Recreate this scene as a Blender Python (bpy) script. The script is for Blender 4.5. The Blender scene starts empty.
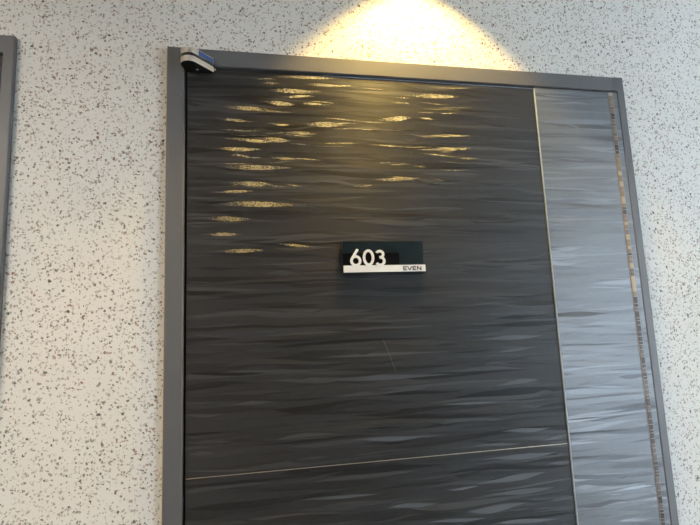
import bpy, bmesh, math, random
from mathutils import Vector, Matrix

C = bpy.context.scene.collection
S = bpy.context.scene
PI = math.pi

# ------------------------------------------------------------------ camera
F_PX, YAW, PITCH, ROLL = 501.9, 0.20132, 0.14412, -0.04209
CAM = Vector((0.1477, -0.9389, 1.5690))
fw = Vector((math.sin(YAW) * math.cos(PITCH), math.cos(YAW) * math.cos(PITCH), math.sin(PITCH)))
rt = Vector((math.cos(YAW), -math.sin(YAW), 0))
up = rt.cross(fw)
rt2 = rt * math.cos(ROLL) + up * math.sin(ROLL)
up2 = -rt * math.sin(ROLL) + up * math.cos(ROLL)
cd = bpy.data.cameras.new('camera')
cam = bpy.data.objects.new('camera', cd)
C.objects.link(cam)
cd.sensor_width = 36
cd.lens = F_PX / 700 * 36
cd.clip_start = 0.02
cam.matrix_world = Matrix(((rt2.x, up2.x, -fw.x, CAM.x), (rt2.y, up2.y, -fw.y, CAM.y),
                           (rt2.z, up2.z, -fw.z, CAM.z), (0, 0, 0, 1)))
S.camera = cam

# ------------------------------------------------------------------ world, light, exposure
w = bpy.data.worlds.new('daylight')
S.world = w
w.use_nodes = True
bg = w.node_tree.nodes['Background']
bg.inputs[0].default_value = (0.72, 0.84, 1.0, 1)
bg.inputs[1].default_value = 1.0

CEIL = 2.45
LAMP = Vector((0.5, -0.135, CEIL - 0.012))      # downlight over the door
LAMP2 = Vector((-0.763, -0.135, CEIL - 0.012))  # downlight over the neighbouring door
WARM = (1.0, 0.68, 0.20)


def area(name, loc, rot, sx, sy, power, col):
    l = bpy.data.lights.new(name, 'AREA')
    l.shape = 'RECTANGLE'
    l.size, l.size_y, l.energy, l.color = sx, sy, power, col
    o = bpy.data.objects.new(name, l)
    o.location, o.rotation_euler = loc, rot
    C.objects.link(o)
    return o


# daylight entering through the corridor window, opposite and to the right
area('window_daylight', (2.72, -2.02, 1.35), (PI / 2, 0, 0), 1.5, 1.9, 74, (0.74, 0.87, 1.0))
# warm ambient fill added under the corridor ceiling, behind the camera
area('corridor_fill_light', (-1.15, -1.35, CEIL - 0.03), (0, 0, 0), 1.1, 0.3, 50, (1.0, 0.89, 0.755))

S.view_settings.view_transform = 'Standard'
S.view_settings.look = 'None'
S.view_settings.exposure = 0.0
S.view_settings.gamma = 1.0
S.view_settings.use_curve_mapping = False


# ------------------------------------------------------------------ helpers
def link(o, parent=None):
    C.objects.link(o)
    if parent:
        o.parent = parent
    return o


def obj(name, bm, mats, parent=None, smooth=False, bevel=0, seg=2):
    me = bpy.data.meshes.new(name)
    bm.to_mesh(me)
    bm.free()
    for m in (mats if isinstance(mats, (list, tuple)) else [mats]):
        me.materials.append(m)
    if smooth:
        for p in me.polygons:
            p.use_smooth = True
    o = link(bpy.data.objects.new(name, me), parent)
    if bevel:
        b = o.modifiers.new('bevel', 'BEVEL')
        b.width, b.segments, b.limit_method = bevel, seg, 'ANGLE'
        b.harden_normals = False
    return o


def empty(name, loc=(0, 0, 0), parent=None):
    o = link(bpy.data.objects.new(name, None), parent)
    o.location = loc
    o.empty_display_size = 0.05
    return o


def tag(o, label=None, cat=None, group=None, kind=None):
    for k, v in (('label', label), ('category', cat), ('group', group), ('kind', kind)):
        if v:
            o[k] = v
    return o


def add_box(bm, x0, x1, y0, y1, z0, z1):
    vs = [bm.verts.new((x, y, z)) for x in (x0, x1) for y in (y0, y1) for z in (z0, z1)]
    for f in ((0, 1, 3, 2), (4, 6, 7, 5), (0, 4, 5, 1), (2, 3, 7, 6), (0, 2, 6, 4), (1, 5, 7, 3)):
        bm.faces.new([vs[i] for i in f])


def box(*a):
    bm = bmesh.new()
    add_box(bm, *a)
    return bm


def add_prism(bm, pts, axis, a, b):
    """extrude a 2D outline along an axis; pts are the other two coordinates in xyz order"""
    def P(p, t):
        q = list(p)
        q.insert('xyz'.index(axis), t)
        return q
    lo = [bm.verts.new(P(p, a)) for p in pts]
    hi = [bm.verts.new(P(p, b)) for p in pts]
    n = len(pts)
    bm.faces.new(lo)
    bm.faces.new(hi)
    for i in range(n):
        bm.faces.new((lo[i], lo[(i + 1) % n], hi[(i + 1) % n], hi[i]))
    bmesh.ops.recalc_face_normals(bm, faces=bm.faces)


def prism(pts, axis, a, b):
    bm = bmesh.new()
    add_prism(bm, pts, axis, a, b)
    return bm


def add_stroke(bm, pts, wd, y0, y1, closed=False):
    """a stroke of constant width along points in the x-z plane, thick from y0 to y1"""
    n = len(pts)
    L, R = [], []
    for i in range(n):
        if closed:
            a, b = pts[i - 1], pts[(i + 1) % n]
        else:
            a, b = pts[max(i - 1, 0)], pts[min(i + 1, n - 1)]
        d = Vector((b[0] - a[0], b[1] - a[1])).normalized()
        k = Vector((-d.y, d.x)) * wd / 2
        L.append((pts[i][0] + k.x, pts[i][1] + k.y))
        R.append((pts[i][0] - k.x, pts[i][1] - k.y))
    q = [[bm.verts.new((p[0], y, p[1])) for p in S_] for S_ in (L, R) for y in (y0, y1)]
    l0, l1, r0, r1 = q
    m = n if closed else n - 1
    for i in range(m):
        j = (i + 1) % n
        for f in ((l0[i], l0[j], r0[j], r0[i]), (l1[i], r1[i], r1[j], l1[j]),
                  (l0[i], l1[i], l1[j], l0[j]), (r0[i], r0[j], r1[j], r1[i])):
            bm.faces.new(f)
    if not closed:
        bm.faces.new((l0[0], r0[0], r1[0], l1[0]))
        bm.faces.new((l0[-1], l1[-1], r1[-1], r0[-1]))
    bmesh.ops.recalc_face_normals(bm, faces=bm.faces)


# ------------------------------------------------------------------ materials
def new_mat(name):
    m = bpy.data.materials.new(name)
    m.use_nodes = True
    nt = m.node_tree
    return m, nt, nt.nodes['Principled BSDF']


def N(nt, t, **kw):
    n = nt.nodes.new(t)
    for k, v in kw.items():
        setattr(n, k, v)
    return n


def math_n(nt, op, a, b=None, c=None):
    n = N(nt, 'ShaderNodeMath', operation=op)
    for i, v in enumerate((a, b, c)):
        if v is None:
            continue
        if isinstance(v, (int, float)):
            n.inputs[i].default_value = v
        else:
            nt.links.new(v, n.inputs[i])
    return n.outputs[0]


def mix_col(nt, fac, a, b):
    n = N(nt, 'ShaderNodeMix', data_type='RGBA')
    for s, v in ((n.inputs[0], fac), (n.inputs[6], a), (n.inputs[7], b)):
        if isinstance(v, (int, float)):
            s.default_value = v
        elif isinstance(v, tuple):
            s.default_value = (*v, 1)
        else:
            nt.links.new(v, s)
    return n.outputs[2]


def simple(name, col, rough=0.5, metal=0.0, noise=0.0, scale=300.0, bump=0.0, spec=0.5):
    m, nt, b = new_mat(name)
    b.inputs['Roughness'].default_value = rough
    b.inputs['Metallic'].default_value = metal
    b.inputs['Specular IOR Level'].default_value = spec
    tc = N(nt, 'ShaderNodeTexCoord')
    nz = N(nt, 'ShaderNodeTexNoise')
    nz.inputs['Scale'].default_value = scale
    nz.inputs['Detail'].default_value = 3
    nt.links.new(tc.outputs['Object'], nz.inputs['Vector'])
    lo = tuple(max(0, c * (1 - noise)) for c in col)
    hi = tuple(min(1, c * (1 + noise)) for c in col)
    nt.links.new(mix_col(nt, nz.outputs[0], lo, hi), b.inputs['Base Color'])
    if bump:
        bp = N(nt, 'ShaderNodeBump')
        bp.inputs['Strength'].default_value = bump
        bp.inputs['Distance'].default_value = 0.001
        nt.links.new(nz.outputs[0], bp.inputs['Height'])
        nt.links.new(bp.outputs[0], b.inputs['Normal'])
    return m


def speckled(name):
    """off-white wallcovering flecked with dark, brown and grey chips"""
    m, nt, b = new_mat(name)
    tc = N(nt, 'ShaderNodeTexCoord')
    wob = N(nt, 'ShaderNodeTexNoise')
    wob.inputs['Scale'].default_value = 330
    wob.inputs['Detail'].default_value = 2
    nt.links.new(tc.outputs['Object'], wob.inputs['Vector'])
    sub = N(nt, 'ShaderNodeVectorMath', operation='SUBTRACT')
    nt.links.new(wob.outputs['Color'], sub.inputs[0])
    sub.inputs[1].default_value = (0.5, 0.5, 0.5)
    scl = N(nt, 'ShaderNodeVectorMath', operation='SCALE')
    nt.links.new(sub.outputs[0], scl.inputs[0])
    scl.inputs['Scale'].default_value = 0.0085
    add = N(nt, 'ShaderNodeVectorMath', operation='ADD')
    nt.links.new(tc.outputs['Object'], add.inputs[0])
    nt.links.new(scl.outputs[0], add.inputs[1])
    base = N(nt, 'ShaderNodeTexNoise')
    base.inputs['Scale'].default_value = 9
    base.inputs['Detail'].default_value = 5
    nt.links.new(tc.outputs['Object'], base.inputs['Vector'])
    col = mix_col(nt, base.outputs[0], (0.66, 0.64, 0.59), (0.74, 0.72, 0.67))
    dens = N(nt, 'ShaderNodeTexNoise')
    dens.inputs['Scale'].default_value = 26
    dens.inputs['Detail'].default_value = 2
    nt.links.new(tc.outputs['Object'], dens.inputs['Vector'])
    layers = ((260, 0.50, 0.42, (0.29, 0.25, 0.205), (3.1, 0.0, 7.7)),
              (225, 0.40, 0.37, (0.26, 0.125, 0.065), (0.3, 0.0, 1.9)),
              (235, 0.42, 0.40, (0.08, 0.06, 0.05), (5.2, 0.0, 2.4)),
              (140, 0.09, 0.33, (0.22, 0.11, 0.06), (8.1, 0.0, 4.6)),
              (130, 0.14, 0.32, (0.03, 0.024, 0.02), (1.7, 0.0, 9.3)))
    for sc, keep, rad, c, off in layers:
        mp = N(nt, 'ShaderNodeVectorMath', operation='ADD')
        nt.links.new(add.outputs[0], mp.inputs[0])
        mp.inputs[1].default_value = off
        flat = N(nt, 'ShaderNodeVectorMath', operation='MULTIPLY')
        nt.links.new(mp.outputs[0], flat.inputs[0])
        flat.inputs[1].default_value = (1, 0, 1)
        v = N(nt, 'ShaderNodeTexVoronoi')
        v.inputs['Scale'].default_value = sc
        nt.links.new(flat.outputs[0], v.inputs['Vector'])
        sep = N(nt, 'ShaderNodeSeparateColor')
        nt.links.new(v.outputs['Color'], sep.inputs[0])
        k = math_n(nt, 'MULTIPLY_ADD', dens.outputs[0], keep * 1.6, keep * 0.2)
        on = math_n(nt, 'LESS_THAN', sep.outputs[0], k)
        r = math_n(nt, 'MULTIPLY_ADD', sep.outputs[1], rad * 0.8, rad * 0.45)
        d = math_n(nt, 'SUBTRACT', r, v.outputs['Distance'])
        edge = math_n(nt, 'MULTIPLY', d, 11.0)
        edge.node.use_clamp = True
        fac = math_n(nt, 'MULTIPLY', edge, on)
        fac = math_n(nt, 'MULTIPLY', fac, math_n(nt, 'MULTIPLY_ADD', sep.outputs[2], 0.55, 0.4))
        col = mix_col(nt, fac, col, c)
    nt.links.new(col, b.inputs['Base Color'])
    b.inputs['Roughness'].default_value = 0.62
    b.inputs['Specular IOR Level'].default_value = 0.3
    fine = N(nt, 'ShaderNodeTexNoise')
    fine.inputs['Scale'].default_value = 420
    fine.inputs['Detail'].default_value = 3
    nt.links.new(tc.outputs['Object'], fine.inputs['Vector'])
    bp = N(nt, 'ShaderNodeBump')
    bp.inputs['Strength'].default_value = 0.25
    bp.inputs['Distance'].default_value = 0.0006
    nt.links.new(fine.outputs[0], bp.inputs['Height'])
    nt.links.new(bp.outputs[0], b.inputs['Normal'])
    return m


def laminate(name, lo, hi, rough, metal, spec, aniso):
    """brushed decorative laminate; each wave facet has its own tone and its own embossed slope"""
    m, nt, b = new_mat(name)
    at = N(nt, 'ShaderNodeAttribute', attribute_name='tone')
    tc = N(nt, 'ShaderNodeTexCoord')
    mp = N(nt, 'ShaderNodeMapping')
    mp.inputs['Scale'].default_value = (60, 1, 900)
    nt.links.new(tc.outputs['Object'], mp.inputs[0])
    br = N(nt, 'ShaderNodeTexNoise')
    br.inputs['Scale'].default_value = 1
    br.inputs['Detail'].default_value = 2
    nt.links.new(mp.outputs[0], br.inputs['Vector'])
    t = math_n(nt, 'ADD', at.outputs['Fac'], math_n(nt, 'MULTIPLY_ADD', br.outputs[0], 0.5, -0.25))
    t.node.use_clamp = True
    nt.links.new(mix_col(nt, t, lo, hi), b.inputs['Base Color'])
    b.inputs['Metallic'].default_value = metal
    b.inputs['Specular IOR Level'].default_value = spec
    # embossed slope, broken into grains
    fa = N(nt, 'ShaderNodeAttribute', attribute_name='facet')
    de = N(nt, 'ShaderNodeAttribute', attribute_name='coverage')
    gr = N(nt, 'ShaderNodeTexNoise')
    gr.inputs['Scale'].default_value = 480
    gr.inputs['Detail'].default_value = 1
    nt.links.new(tc.outputs['Object'], gr.inputs['Vector'])
    d = math_n(nt, 'SUBTRACT', math_n(nt, 'MULTIPLY_ADD', de.outputs['Fac'], 0.62, 0.2), gr.outputs[0])
    on = math_n(nt, 'MULTIPLY', d, 14.0)
    on.node.use_clamp = True
    vt = N(nt, 'ShaderNodeVectorTransform', vector_type='NORMAL', convert_from='OBJECT', convert_to='WORLD')
    nt.links.new(fa.outputs['Vector'], vt.inputs[0])
    ge = N(nt, 'ShaderNodeNewGeometry')
    mx = N(nt, 'ShaderNodeMix', data_type='VECTOR')
    nt.links.new(on, mx.inputs[0])
    nt.links.new(ge.outputs['Normal'], mx.inputs[4])
    nt.links.new(vt.outputs[0], mx.inputs[5])
    nm = N(nt, 'ShaderNodeVectorMath', operation='NORMALIZE')
    nt.links.new(mx.outputs[1], nm.inputs[0])
    nt.links.new(nm.outputs[0], b.inputs['Normal'])
    ra = N(nt, 'ShaderNodeAttribute', attribute_name='gloss')
    nt.links.new(math_n(nt, 'MULTIPLY_ADD', ra.outputs['Fac'], -0.22, rough), b.inputs['Roughness'])
    # the brushing runs across the panel, so the sheen spreads up and down
    tn = N(nt, 'ShaderNodeCombineXYZ')
    tn.inputs[2].default_value = 1.0
    nt.links.new(tn.outputs[0], b.inputs['Tangent'])
    b.inputs['Anisotropic'].default_value = aniso
    return m


M = {}
M['wall'] = speckled('speckled_wallcovering')
M['frame'] = simple('grey_frame_paint', (0.118, 0.118, 0.121), 0.48, 0.12, 0.10, 500, 0.15)
M['frame_front'] = M['frame']
M['dark'] = laminate('charcoal_wave_laminate', (0.008, 0.0082, 0.0084), (0.044, 0.044, 0.045), 0.58, 0.0, 0.50, 0.60)
M['light'] = laminate('silver_wave_laminate', (0.105, 0.111, 0.118), (0.195, 0.206, 0.217), 0.42, 0.30, 0.4, 0.3)
M['core'] = simple('door_core', (0.012, 0.012, 0.012), 0.7)
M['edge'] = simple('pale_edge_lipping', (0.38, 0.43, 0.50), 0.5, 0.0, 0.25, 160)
M['scuff'] = simple('scuffed_laminate', (0.13, 0.125, 0.12), 0.6, 0, 0.5, 260)
M['inlay'] = simple('brass_inlay', (0.42, 0.36, 0.27), 0.42, 0.7, 0.2, 60)
M['tile_a'] = simple('bronze_tile', (0.20, 0.14, 0.085), 0.45, 0.2, 0.25, 200)
M['tile_b'] = simple('dark_bronze_tile', (0.050, 0.037, 0.028), 0.45, 0.1, 0.25, 200)
M['tile_c'] = simple('pale_gold_tile', (0.40, 0.30, 0.18), 0.5, 0.2, 0.2, 200)
M['tile_d'] = simple('taupe_tile', (0.13, 0.108, 0.09), 0.5, 0.1, 0.2, 200)
M['grout'] = simple('tile_bed', (0.34, 0.29, 0.25), 0.6, 0.1, 0.1, 200)
M['caulk'] = simple('yellowed_sealant', (0.50, 0.39, 0.20), 0.6, 0, 0.3, 90)
M['chrome'] = simple('satin_nickel', (0.80, 0.75, 0.68), 0.28, 1.0, 0.1, 300)
M['black'] = simple('black_gap', (0.008, 0.008, 0.008), 0.6)
M['hinge_under'] = simple('dark_hinge_face', (0.02, 0.02, 0.02), 0.4, 0.3)
M['blue'] = simple('blue_film', (0.035, 0.085, 0.24), 0.35, 0, 0.25, 120)
M['screw'] = simple('screw_steel', (0.7, 0.68, 0.64), 0.3, 1.0)
M['teal'] = simple('dark_teal_acrylic', (0.008, 0.015, 0.018), 0.3, 0, 0.15, 40, 0, 0.3)
M['insert'] = simple('black_insert', (0.002, 0.002, 0.0022), 0.4, spec=0.15)
M['white'] = simple('white_acrylic', (0.80, 0.78, 0.74), 0.35, 0, 0.03, 60)
M['ink'] = simple('black_lettering', (0.012, 0.013, 0.015), 0.45)
M['ceiling'] = simple('ceiling_paint', (0.78, 0.77, 0.74), 0.8, 0, 0.03, 40)
M['opposite'] = simple('grey_wall_paint', (0.17, 0.165, 0.16), 0.7, 0, 0.06, 30)
M['floor'] = simple('brown_carpet', (0.13, 0.115, 0.10), 0.95, 0, 0.3, 220, 0.4)
M['winframe'] = simple('window_frame_paint', (0.25, 0.26, 0.27), 0.5)
gm, nt, b = new_mat('window_glass')
b.inputs['Base Color'].default_value = (0.95, 0.97, 0.98, 1)
b.inputs['Roughness'].default_value = 0.02
b.inputs['Transmission Weight'].default_value = 1.0
b.inputs['IOR'].default_value = 1.0
M['glass'] = gm
lm, nt, b = new_mat('lamp_diffuser')
b.inputs['Emission Color'].default_value = (*WARM, 1)
b.inputs['Emission Strength'].default_value = 6
M['glow'] = lm
lm2, nt, b = new_mat('fill_luminaire_diffuser')  # glowing face of the added fill luminaire
b.inputs['Base Color'].default_value = (0.9, 0.9, 0.88, 1)
b.inputs['Emission Color'].default_value = (1, 0.93, 0.82, 1)
b.inputs['Emission Strength'].default_value = 3
M['glow2'] = lm2

# ------------------------------------------------------------------ the setting
WY = 0.012                      # face of the wall; the frames stand 12 mm proud of it
DX0, DX1, DZ = 0.012, 0.988, 2.118   # rough opening
D2 = -1.262                     # x offset of the neighbouring door
X0, X1, YB = -3.0, 3.6, -1.95
bm = bmesh.new()
for a in ((X0, D2 + DX0, 0, DZ), (D2 + DX1, DX0, 0, DZ), (DX1, X1, 0, DZ), (X0, X1, DZ, CEIL)):
    add_box(bm, a[0], a[1], WY, WY + 0.12, a[2], a[3])
wall = tag(obj('wall_back', bm, M['wall']), kind='structure')
tag(obj('floor', box(X0, X1, YB, WY, -0.05, 0), M['floor']), kind='structure')
tag(obj('ceiling', box(X0, X1, YB, WY + 0.12, CEIL, CEIL + 0.05), M['ceiling']), kind='structure')
tag(obj('wall_left', box(X0 - 0.1, X0, YB - 0.1, WY + 0.12, 0, CEIL), M['wall']), kind='structure')
tag(obj('wall_right', box(X1, X1 + 0.1, YB - 0.1, WY + 0.12, 0, CEIL), M['wall']), kind='structure')
wx0, wx1, wz0, wz1 = 1.95, 3.45, 0.40, 2.30
bm = bmesh.new()
for a in ((X0, wx0, 0, CEIL), (wx1, X1, 0, CEIL), (wx0, wx1, 0, wz0), (wx0, wx1, wz1, CEIL)):
    add_box(bm, a[0], a[1], YB - 0.1, YB, a[2], a[3])
tag(obj('wall_front', bm, M['opposite']), kind='structure')
win = tag(empty('window_1', ((wx0 + wx1) / 2, YB, wz0)), kind='structure')
win_in = (win.location.x, win.location.y, win.location.z)


def child_of(o, e):
    """keep world-space mesh coordinates while parenting to a placed Empty"""
    o.parent = e
    o.matrix_parent_inverse = Matrix.Translation(e.location).inverted()
    return o


bm = bmesh.new()
t = 0.035
for a in ((wx0, wx1, wz0, wz0 + t), (wx0, wx1, wz1 - t, wz1), (wx0, wx0 + t, wz0 + t, wz1 - t),
          (wx1 - t, wx1, wz0 + t, wz1 - t), (2.68, 2.72, wz0 + t, wz1 - t)):
    add_box(bm, a[0], a[1], YB - 0.07, YB - 0.03, a[2], a[3])
child_of(obj('window_frame', bm, M['winframe']), win)
child_of(obj('pane', box(wx0 + t, 2.68, YB - 0.053, YB - 0.049, wz0 + t, wz1 - t), M['glass']), win)
child_of(obj('pane', box(2.72, wx1 - t, YB - 0.053, YB - 0.049, wz0 + t, wz1 - t), M['glass']), win)


# ------------------------------------------------------------------ door frames
def jamb_bm(xo, xi, z1, ch, head=False):
    """jamb outline in x-y: flat face at y=0 and a chamfer on the door side"""
    s = 1 if xi > xo else -1
    pts = [(xo, 0.0015), (xo + s * 0.0015, 0), (xi - s * ch, 0), (xi, 0.004 if not head else 0.0012), (xi, 0.050),
           (xo + s * 0.010, 0.050), (xo + s * 0.010, WY - 0.0002), (xo, WY - 0.0002)]
    bm = prism(pts, 'z', 0.0, z1)
    if head:      # the jamb widens where the head meets it
        add_box(bm, xi - 0.0060, xi - s * 0.0 + 0.0022, 0.0, WY - 0.0004, HEAD0, z1)
    return bm


HEAD0, HEAD1 = 2.0972, 2.1315


def make_frame(dx, name, lab):
    e = tag(empty(name, (dx + 0.5, 0.006, 0)), kind='structure')
    child_of(obj('jamb', jamb_bm(dx + 0.0, dx + 0.0325, HEAD1, 0.0025), M['frame'], bevel=0.0006), e)
    child_of(obj('jamb', jamb_bm(dx + 1.0, dx + 0.9810, HEAD1, 0.0012, True), M['frame'], bevel=0.0006), e)
    pts = [(0, HEAD1 - 0.0015), (0.0015, HEAD1), (WY - 0.0002, HEAD1), (WY - 0.0002, HEAD1 - 0.0125),
           (0.050, HEAD1 - 0.0125), (0.050, HEAD0), (0.0015, HEAD0), (0, HEAD0 + 0.0015)]
    # a hairline mitre is left between head and jambs
    child_of(obj('head', prism(pts, 'x', dx + 0.0330, dx + 0.9745), M['frame']), e)
    bm = bmesh.new()
    add_box(bm, dx - 0.0022, dx, WY - 0.003, WY, 0, HEAD1)
    child_of(obj('sealant', bm, M['caulk']), e)['label'] = 'yellowed sealant line along the frame'
    return e


frame = make_frame(0.0, 'trim_1', None)
frame2 = make_frame(D2, 'trim_2', None)

# ------------------------------------------------------------------ wave laminate panels
Y_D = 0.004      # face of the door leaf


def unit(v):
    v = Vector(v)
    return v.normalized()


class Panel:
    """a slab whose face carries wave facets lying in one mesh with it"""

    def __init__(s, x0, x1, z0, z1, y, thick):
        s.b = (x0, x1, z0, z1, y)
        s.v, s.f, s.tone, s.facet, s.dens, s.gloss = [], [], [], [], [], []
        X = [(x0, y), (x1, y), (x1, y + thick), (x0, y + thick)]
        s.v += [(x, yy, z) for z in (z0, z1) for x, yy in X]
        fs = [(0, 1, 5, 4), (1, 2, 6, 5), (2, 3, 7, 6), (3, 0, 4, 7), (4, 5, 6, 7), (3, 2, 1, 0)]
        ns = [(0, -1, 0), (1, 0, 0), (0, 1, 0), (-1, 0, 0), (0, 0, 1), (0, 0, -1)]
        s.base(fs, ns)
        s.k = 0

    def base(s, fs, ns):
        for f, n in zip(fs, ns):
            s.f.append(f)
            s.tone.append(0.42)
            s.facet.append(n)
            s.dens.append(2.0)
            s.gloss.append(0.0)

    def lens(s, x0, z0, x1, z1, th, peak, tone, facet, dens=None, gloss=0.0, bow=0.0, skew=0.5, n=14, lift=None, sharp=1.5):
        bx0, bx1, bz0, bz1, y = s.b
        s.k += 1
        yy = y - (lift if lift else 0.00002 + 0.00000016 * s.k)
        up_, lo_ = [], []
        q = math.log(0.5) / math.log(min(max(peak, 0.15), 0.85))
        for i in range(n + 1):
            u = i / n
            h = math.sin(PI * u ** q) ** sharp
            c = z0 + (z1 - z0) * u + bow * math.sin(2 * PI * u)
            x = x0 + (x1 - x0) * u
            up_.append((x, c + h * th * skew))
            lo_.append((x, c - h * th * (1 - skew)))
        def clampp(p):
            return (min(max(p[0], bx0), bx1), yy, min(max(p[1], bz0), bz1))
        for i in range(n):
            a = [clampp(lo_[i]), clampp(lo_[i + 1]), clampp(up_[i + 1]), clampp(up_[i])]
            if abs(a[0][0] - a[1][0]) < 1e-5:
                continue
            i0 = len(s.v)
            s.v += a
            s.f.append((i0, i0 + 1, i0 + 2, i0 + 3))
            s.tone.append(tone)
            s.facet.append(tuple(facet))
            s.dens.append(2.0 if dens is None else dens((i + 0.5) / n))
            s.gloss.append(gloss)

    def build(s, name, mat, e):
        me = bpy.data.meshes.new(name)
        me.from_pydata(s.v, [], s.f)
        me.materials.append(mat)
        for nm, tp, vals in (('tone', 'FLOAT', s.tone), ('coverage', 'FLOAT', s.dens), ('gloss', 'FLOAT', s.gloss)):
            a = me.attributes.new(nm, tp, 'FACE')
            a.data.foreach_set('value', vals)
        a = me.attributes.new('facet', 'FLOAT_VECTOR', 'FACE')
        a.data.foreach_set('vector', [c for v in s.facet for c in v])
        me.update()
        o = link(bpy.data.objects.new(name, me))
        return child_of(o, e)


GOLD = [(0.1841, 2.0848, 0.3354, 2.0881, 0.0076, 0.58), (0.2612, 2.072, 0.3535, 2.0728, 0.0065, 0.45), (0.1663, 2.0674, 0.2173, 2.072, 0.0042, 0.6), (0.1894, 2.0555, 0.3033, 2.0569, 0.0096, 0.4), (0.199, 2.0424, 0.2847, 2.0472, 0.0054, 0.6), (0.1562, 2.0327, 0.244, 2.028, 0.0094, 0.65), (0.25, 2.0294, 0.3168, 2.0319, 0.0042, 0.4), (0.101, 2.0164, 0.214, 2.0118, 0.0082, 0.4), (0.0841, 1.9921, 0.1613, 1.9863, 0.0061, 0.5), (0.1747, 1.9851, 0.235, 1.9853, 0.0041, 0.6), (0.2568, 1.9866, 0.352, 1.9887, 0.0105, 0.45), (0.2111, 1.9671, 0.2902, 1.9682, 0.0062, 0.5), (0.0456, 1.9544, 0.201, 1.9482, 0.0071, 0.75), (0.1344, 1.9559, 0.2322, 1.9514, 0.0102, 0.7), (0.0693, 1.9305, 0.1777, 1.9331, 0.008, 0.55), (0.1153, 1.9191, 0.1528, 1.9182, 0.003, 0.5), (0.1812, 1.9151, 0.2489, 1.915, 0.0051, 0.5), (0.0876, 1.8965, 0.2445, 1.8966, 0.01, 0.45), (0.0603, 1.8646, 0.1936, 1.8633, 0.0098, 0.75), (0.0693, 1.8454, 0.1612, 1.8488, 0.0058, 0.6), (0.0747, 1.8205, 0.2658, 1.8225, 0.0107, 0.45), (0.0604, 1.7936, 0.1605, 1.7941, 0.0096, 0.5), (0.048, 1.7635, 0.1379, 1.7643, 0.0066, 0.6), (0.197, 1.7468, 0.2768, 1.7396, 0.0054, 0.5), (0.0693, 1.7316, 0.1781, 1.7345, 0.0076, 0.6), (0.3865, 2.0584, 0.5953, 2.0636, 0.0089, 0.72), (0.3901, 2.0022, 0.4824, 2.0108, 0.0109, 0.65), (0.4913, 2.0134, 0.5394, 2.008, 0.004, 0.5), (0.4778, 1.9713, 0.6294, 1.9762, 0.0055, 0.5), (0.4652, 1.9407, 0.6273, 1.9505, 0.0066, 0.6), (0.3696, 1.8749, 0.4936, 1.8806, 0.0074, 0.6), (0.5622, 1.9243, 0.6345, 1.9286, 0.0033, 0.5), (0.2039, 2.0942, 0.2297, 2.0946, 0.0032, 0.5), (0.2297, 2.0931, 0.3461, 2.0942, 0.0033, 0.5)]
COOL = [(0.5681, 1.321, 0.7432, 1.3229, 0.0111, 0.6), (0.5442, 1.2787, 0.7152, 1.2876, 0.0127, 0.65), (0.573, 1.257, 0.7315, 1.258, 0.0108, 0.6), (0.5464, 1.2311, 0.6753, 1.2359, 0.0143, 0.4), (0.5662, 1.3479, 0.6714, 1.3459, 0.0055, 0.5), (0.6246, 1.3703, 0.7375, 1.3713, 0.0095, 0.5), (0.5787, 1.2046, 0.7402, 1.1998, 0.0089, 0.5), (0.7144, 1.3008, 0.7742, 1.3031, 0.0075, 0.6), (0.7084, 1.3467, 0.7758, 1.3548, 0.0076, 0.6), (0.4606, 1.2209, 0.59, 1.2176, 0.007, 0.5), (0.386, 1.2548, 0.4922, 1.2526, 0.0086, 0.5), (0.5037, 1.2745, 0.5745, 1.2749, 0.0054, 0.5), (0.5978, 1.5491, 0.7416, 1.5531, 0.01, 0.5), (0.6113, 1.4588, 0.7209, 1.4641, 0.0097, 0.6), (0.6277, 1.5222, 0.7282, 1.5335, 0.0059, 0.5), (0.3261, 1.3789, 0.4808, 1.374, 0.009, 0.5), (0.2316, 1.2841, 0.3779, 1.2798, 0.0068, 0.5), (0.5048, 1.4295, 0.6298, 1.4269, 0.0056, 0.5)]



def toward(x, z, src, vx=CAM):
    """slope of an embossed facet that throws light from src to a viewer standing before the door"""
    p = Vector((x, Y_D, z))
    return ((src - p).normalized() + (vx - p).normalized()).normalized()


def waves(p, rng, n, amp, tonefn):
    x0, x1, z0, z1, y = p.b
    for i in range(n):
        ln = rng.uniform(0.07, 0.36)
        cx = rng.uniform(x0 - 0.05, x1 + 0.05)
        cz = rng.uniform(z0, z1)
        sl = rng.gauss(0.0, 0.016)
        th = rng.uniform(0.003, 0.0115) * (0.6 + ln * 2.0)
        k = 0.8 + 1.2 * max(0.0, min(1.0, (1.75 - cz) / 0.5))     # embossing grows deeper towards the foot
        f = unit((rng.gauss(0, amp[0] * k), -1, rng.gauss(0, amp[1] * k)))
        p.lens(cx - ln / 2, cz - sl * ln / 2, cx + ln / 2, cz + sl * ln / 2, th, rng.uniform(0.25, 0.75),
               tonefn(rng), f, bow=rng.gauss(0, 0.0024), skew=rng.uniform(0.2, 0.8), gloss=rng.uniform(0, 0.35))


# ------------------------------------------------------------------ the door
BX = 0.7708      # where the charcoal panel meets the silver one
LEAF_X0, LEAF_X1, LEAF_Z0, LEAF_Z1 = 0.0372, 0.9807, 0.006, 2.0926
door = tag(empty('door_1', (0.5, 0.02, 0)), kind='structure')
child_of(obj('leaf_core', box(LEAF_X0, LEAF_X1, 0.0105, 0.046, LEAF_Z0, LEAF_Z1), M['core']), door)
child_of(obj('gap_filler', box(0.0330, LEAF_X0 - 0.0004, 0.020, 0.046, 0, HEAD0 - 0.0004), M['black']), door)  # black strip put in for the dark gap beside the jamb

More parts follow.
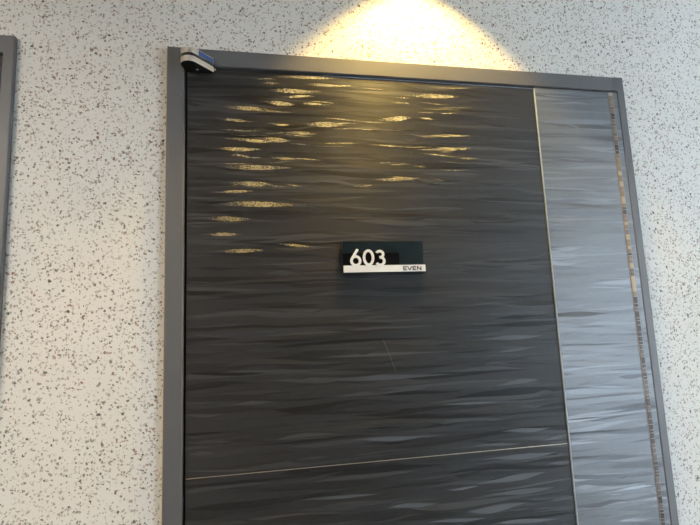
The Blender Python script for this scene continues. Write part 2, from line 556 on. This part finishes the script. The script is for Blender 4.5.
rng = random.Random(603)
pd = Panel(LEAF_X0, BX, LEAF_Z0, LEAF_Z1, Y_D, 0.0063)
waves(pd, rng, 1900, (0.035, 0.045), lambda r: r.choice((0.0, 0.2, 0.4, 0.5, 0.6, 0.95)))
rr = random.Random(9)
for (x0, z0, x1, z1, th, pk) in GOLD:
    xm, zm = x0 + (x1 - x0) * (pk + 0.1), (z0 + z1) / 2
    pd.lens(x0, z0, x1, z1, th, pk, 0.9, toward(xm, zm, LAMP), gloss=rr.uniform(0.15, 0.45), sharp=1.15,
            dens=lambda u, pk=pk: 0.20 + 0.42 * math.exp(-((u - pk - 0.05) / 0.38) ** 2), bow=rr.gauss(0, 0.0007),
            skew=rr.uniform(0.35, 0.65), n=18)
# thin glittering wisps around the broad ones
for i in range(70):
    x = rr.uniform(0.08, 0.55)
    z = rr.uniform(1.86, 2.085)
    if x < 0.2 and rr.random() < 0.5:
        continue
    ln = rr.uniform(0.03, 0.10)
    pd.lens(x, z, x + ln, z + rr.gauss(0, 0.002), rr.uniform(0.0016, 0.0030), 0.5, 0.9,
            toward(x + ln / 2 + rr.gauss(0, 0.08), z + rr.gauss(0, 0.03), LAMP), gloss=0.45, dens=lambda u: 0.55, bow=rr.gauss(0, 0.001))
SKY = Vector((2.7, -1.95, 1.4))
for (x0, z0, x1, z1, th, pk) in COOL:
    xm, zm = (x0 + x1) / 2, (z0 + z1) / 2
    n_ = toward(xm, zm, SKY)
    pd.lens(x0, z0, x1, z1, th * 0.9, pk, 0.9, (n_ * rr.uniform(0.45, 0.9) + Vector((0, -0.4, 0))).normalized(), gloss=0.3,
            bow=rr.gauss(0, 0.0008), skew=rr.uniform(0.3, 0.7), n=18)
dark = pd.build('charcoal_panel', M['dark'], door)
dark['label'] = 'charcoal wave-patterned laminate panel'

Y_S = 0.0016     # the silver panel stands a little proud of the charcoal one
MX0, MX1 = 0.9577, 0.9672
pl = Panel(BX + 0.0018, LEAF_X1, LEAF_Z0, 2.0944, Y_S, 0.0087)
waves(pl, random.Random(77), 950, (0.035, 0.05), lambda r: r.choice((0.0, 0.3, 0.45, 0.6, 1.0)))
light = pl.build('silver_panel', M['light'], door)
light['label'] = 'silver grey wave-patterned laminate panel'

child_of(obj('scratch', prism([(0.3983, 1.5576), (0.3991, 1.5576), (0.4085, 1.534), (0.4200, 1.4982), (0.4194, 1.4982), (0.4078, 1.534)],
                             'y', Y_D - 0.0006, Y_D - 0.0002), M['scuff']), door)['label'] = 'fine pale scratch'

# pale lipping between the panels: short beads of uneven length
bm = bmesh.new()
add_box(bm, BX, BX + 0.0018, Y_S - 0.0006, 0.0100, LEAF_Z0, LEAF_Z1)
z = LEAF_Z0
re = random.Random(4)
while z < LEAF_Z1 - 0.03:
    h = re.uniform(0.012, 0.030)
    add_box(bm, BX + 0.0002, BX + 0.0016, Y_S - 0.0012, Y_S - 0.0006, z, z + h - 0.003)
    z += h
child_of(obj('edge_lipping', bm, M['edge']), door)['label'] = 'pale beaded edge strip between the panels'

child_of(obj('lit_top_edge', box(0.30, BX - 0.001, Y_D - 0.0008, Y_D + 0.0040, LEAF_Z1 - 0.0002, LEAF_Z1 + 0.0007), M['edge']), door)[
    'label'] = 'pale strip coloured as the lit top edge of the charcoal panel'  # pale colour stands in for light caught along the top edge

# strip of small bronze mosaic tiles
bm = box(MX0 - 0.0008, MX1 + 0.0008, Y_S - 0.0010, Y_S + 0.0002, LEAF_Z0, LEAF_Z1)
z = LEAF_Z0 + 0.002
rm = random.Random(21)
slots = []
while z < LEAF_Z1 - 0.012:
    h = rm.choice((0.006, 0.008, 0.009, 0.011, 0.015))
    d0 = len(bm.faces)
    add_box(bm, MX0 + 0.0004, MX1 - 0.0004, Y_S - 0.0016, Y_S - 0.0010, z, min(z + h - 0.0012, LEAF_Z1 - 0.001))
    bm.faces.ensure_lookup_table()
    s_ = rm.choice((1, 1, 2, 3, 3, 4)) if z > 1.62 else rm.choice((2, 2, 2, 4, 4))
    if z > 1.9:
        s_ = rm.choice((1, 1, 4, 2))
    for f in bm.faces[d0:]:
        f.material_index = s_
    z += h
child_of(obj('mosaic_strip', bm, [M['grout'], M['tile_a'], M['tile_b'], M['tile_c'], M['tile_d']]), door)[
    'label'] = 'narrow vertical strip of small bronze mosaic tiles'

child_of(obj('metal_inlay', box(LEAF_X0 + 0.0004, BX - 0.004, Y_D - 0.0022, Y_D - 0.0016, 1.3371, 1.3383), M['inlay']), door)[
    'label'] = 'thin brass line across the charcoal panel'

# neighbouring door, only its frame edge is in view
door2 = tag(empty('door_2', (D2 + 0.5, 0.02, 0)), kind='structure')
child_of(obj('leaf_core', box(D2 + LEAF_X0, D2 + LEAF_X1, 0.0105, 0.046, LEAF_Z0, LEAF_Z1), M['core']), door2)
p2 = Panel(D2 + LEAF_X0, D2 + LEAF_X1, LEAF_Z0, LEAF_Z1, Y_D, 0.0063)
waves(p2, random.Random(31), 500, (0.05, 0.06), lambda r: r.choice((0.1, 0.3, 0.5, 0.75, 0.95)))
p2.build('charcoal_panel', M['dark'], door2)

# ------------------------------------------------------------------ pivot hinge at the top left corner of the door
hg = tag(empty('pivot_hinge', (0.047, -0.0006, 2.0810)),
         'nickel pivot hinge with blue film on the upper left corner of the door frame', 'hinge')


def leaf_outline(r, cx, xr, yr, tip):
    cy = -(r + 0.0095)
    pts = [(cx - r * 0.45, -0.0006), (cx - r * 0.9, cy + r * 0.5)]
    # rounded nose, then a straight flank running back to the door
    n = 22
    a1 = math.radians(52)
    for i in range(n + 1):
        a = PI + (a1 - PI) * i / n
        pts.append((cx + r * math.cos(a), cy - r * math.sin(a)))
    pts.append((xr, yr))
    pts.append((xr - tip, -0.0006))
    return pts


out = leaf_outline(0.0165, 0.0445, 0.0865, -0.0050, 0.001)
for nm, z0, z1, dy in (('lower_leaf', 2.0810, 2.0925, 0), ('upper_leaf', 2.0980, 2.1095, 0)):
    bm = prism(out, 'z', z0, z1)
    for f in bm.faces:
        if f.normal.z < -0.9 and nm == 'lower_leaf':
            f.material_index = 1
    child_of(obj(nm, bm, [M['chrome'], M['hinge_under']], bevel=0.0007), hg)
inn = [(x + (0.0025 if x < 0.05 else -0.004), y * 0.90 - 0.0001) for x, y in out]
child_of(obj('leaf_gap_filler', prism(inn, 'z', 2.0925, 2.0980), M['black']), hg)['label'] = 'black filler for the dark gap between the leaves'  # black piece stands in for the shaded gap between the leaves
# blue film wrapped on the slanted flank of the upper leaf
ax, ay = out[-3]
bx_, by_ = out[-2]
dv = Vector((bx_ - ax, by_ - ay, 0))
L_ = dv.length
dv.normalize()
nv = Vector((-dv.y, dv.x, 0))
if nv.y > 0:
    nv = -nv
a = Vector((ax, ay, 0)) + dv * L_ * 0.20 + nv * 0.0002
b_ = Vector((ax, ay, 0)) + dv * L_ * 0.97 + nv * 0.0002
child_of(obj('protective_film', prism([(a.x, a.y), (b_.x, b_.y), (b_.x + nv.x * 0.0006, b_.y + nv.y * 0.0006),
                                      (a.x + nv.x * 0.0006, a.y + nv.y * 0.0006)], 'z', 2.0983, 2.1075), M['blue']), hg)[
    'label'] = 'blue protective film on the upper leaf'
bm = bmesh.new()
bmesh.ops.create_cone(bm, cap_ends=True, segments=18, radius1=0.0021, radius2=0.0024, depth=0.0008,
                      matrix=Matrix.Translation((0.0565, -0.012, 2.0806)))
add_box(bm, 0.0550, 0.0580, -0.0123, -0.0117, 2.0800, 2.0803)
child_of(obj('screw', bm, M['screw']), hg)
bm = bmesh.new()
bmesh.ops.create_cone(bm, cap_ends=True, segments=14, radius1=0.0020, radius2=0.0020, depth=0.004,
                      matrix=Matrix.Translation((0.0885, -0.0045, 2.0870)) @ Matrix.Rotation(PI / 2, 4, 'Y'))
child_of(obj('set_screw', bm, M['screw']), hg)

# ------------------------------------------------------------------ room number plate
PXC = 0.0003693


def sx(u):
    return 0.3238 + (u - 122) * PXC


def sz(v):
    return 1.7488 - (v - 87) * 0.000363


PY = Y_D - 0.0022                       # back of the plate, on the door's laminate
sign = tag(empty('room_number_plate', (sx(346), PY, sz(258))),
           'dark teal room number plate reading 603 EVEN on the charcoal door', 'sign')
YF = -0.0052                            # front of the backing
child_of(obj('backing_plate', box(0.3252, 0.4868, YF, PY, sz(258), sz(87)), M['teal'], bevel=0.0004), sign)
child_of(obj('black_insert', box(sx(123), sx(428), YF - 0.0006, YF, sz(216), sz(152)), M['insert']), sign)['label'] = 'black inset rectangle'
bar = child_of(obj('name_bar', box(sx(125), sx(570), YF - 0.0022, YF, sz(255), sz(218.5)), M['white'], bevel=0.0003), sign)
bar['label'] = 'white bar reading EVEN in black letters'
yb0, yb1 = YF - 0.0026, YF - 0.0022


def letter(strokes, wd=0.0018):
    bm = bmesh.new()
    for st in strokes:
        add_stroke(bm, [(sx(u), sz(v)) for u, v in st], wd, yb0, yb1)
    o = obj('letter', bm, M['ink'])
    o.parent = bar
    return o


t0, b0, m0 = 228.5, 246, 237
def E_(x):
    return [[(x + 1.5, t0 - 1.5), (x + 1.5, b0 + 1.5)], [(x, t0), (x + 19, t0)], [(x, m0), (x + 17, m0)], [(x, b0), (x + 19, b0)]]
letter(E_(446))
letter([[(469, t0 - 1.5), (481, b0 + 1)], [(493, t0 - 1.5), (481, b0 + 1)]])
letter(E_(498))
letter([[(524, t0 - 1.5), (524, b0 + 1.5)], [(524, t0 - 1), (544, b0 + 1)], [(544, t0 - 1.5), (544, b0 + 1.5)]])

DG0, DG1 = YF - 0.0030, YF - 0.0001
WD = 0.0050


def ell(cx, cy, rx, ry, a0, a1, n=32):
    return [(sx(cx + rx * math.cos(math.radians(a0 + (a1 - a0) * i / n))),
             sz(cy - ry * math.sin(math.radians(a0 + (a1 - a0) * i / n)))) for i in range(n + 1)]


def numeral(parts):
    bm = bmesh.new()
    for k, (pts, cl) in enumerate(parts):
        add_stroke(bm, pts[:-1] if cl else pts, WD, DG0 + 0.00005 * k, DG1, cl)
    return child_of(obj('numeral', bm, M['white']), sign)


numeral([(ell(191, 194, 23, 23.5, 0, 360), True),
         ([(sx(203), sz(132)), (sx(189), sz(154)), (sx(176), sz(175)), (sx(169.5), sz(187))], False)])
numeral([(ell(260, 177.5, 24, 38, 0, 360), True)])
numeral([(ell(321, 159.5, 18.5, 17, 150, -78), False),
         (ell(322, 196.5, 22, 21, 98, -152), False)])


# ------------------------------------------------------------------ ceiling lamps
def downlight(pos, energy, label):
    e = tag(empty('recessed_downlight', (pos.x, pos.y, CEIL)), label, 'lamp', 'downlights over the doors')
    bm = bmesh.new()
    n = 40
    prof = [(0.046, -0.0004), (0.046, -0.004), (0.037, -0.0065), (0.033, -0.004), (0.033, -0.0004)]
    rings = [[bm.verts.new((pos.x + r * math.cos(2 * PI * i / n), pos.y + r * math.sin(2 * PI * i / n), CEIL + z))
              for i in range(n)] for r, z in prof]
    for k in range(len(prof)):
        A, B = rings[k], rings[(k + 1) % len(prof)]
        for i in range(n):
            bm.faces.new((A[i], A[(i + 1) % n], B[(i + 1) % n], B[i]))
    bmesh.ops.recalc_face_normals(bm, faces=bm.faces)
    child_of(obj('trim_ring', bm, M['white'], smooth=False), e)
    bm = bmesh.new()
    bmesh.ops.create_cone(bm, cap_ends=True, segments=32, radius1=0.0328, radius2=0.0328, depth=0.002,
                          matrix=Matrix.Translation((pos.x, pos.y, CEIL - 0.0015)))
    child_of(obj('diffuser', bm, M['glow']), e)
    l = bpy.data.lights.new('downlight_beam', 'SPOT')
    l.energy, l.color = energy, WARM
    l.spot_size, l.spot_blend = math.radians(96), 0.30
    l.shadow_soft_size = 0.022
    o = bpy.data.objects.new('downlight_beam', l)
    o.location = pos
    C.objects.link(o)
    child_of(o, e)


downlight(LAMP, 34, 'round recessed downlight in the ceiling above the door numbered 603')
downlight(LAMP2, 11, 'round recessed downlight in the ceiling above the neighbouring door')

lum = tag(empty('fill_luminaire', (-1.15, -1.35, CEIL)), 'unseen rectangular luminaire added to the corridor ceiling for warm fill', 'lamp')  # added out of view to carry the warm ambient fill
bm = bmesh.new()
for a in ((-1.73, -0.57, -1.53, -1.51), (-1.73, -0.57, -1.19, -1.17), (-1.73, -1.71, -1.51, -1.19), (-0.59, -0.57, -1.51, -1.19)):
    add_box(bm, a[0], a[1], a[2], a[3], CEIL - 0.025, CEIL - 0.0003)
child_of(obj('fill_luminaire_frame', bm, M['white']), lum)
child_of(obj('diffuser', box(-1.71, -0.59, -1.51, -1.19, CEIL - 0.018, CEIL - 0.012), M['glow2']), lum)
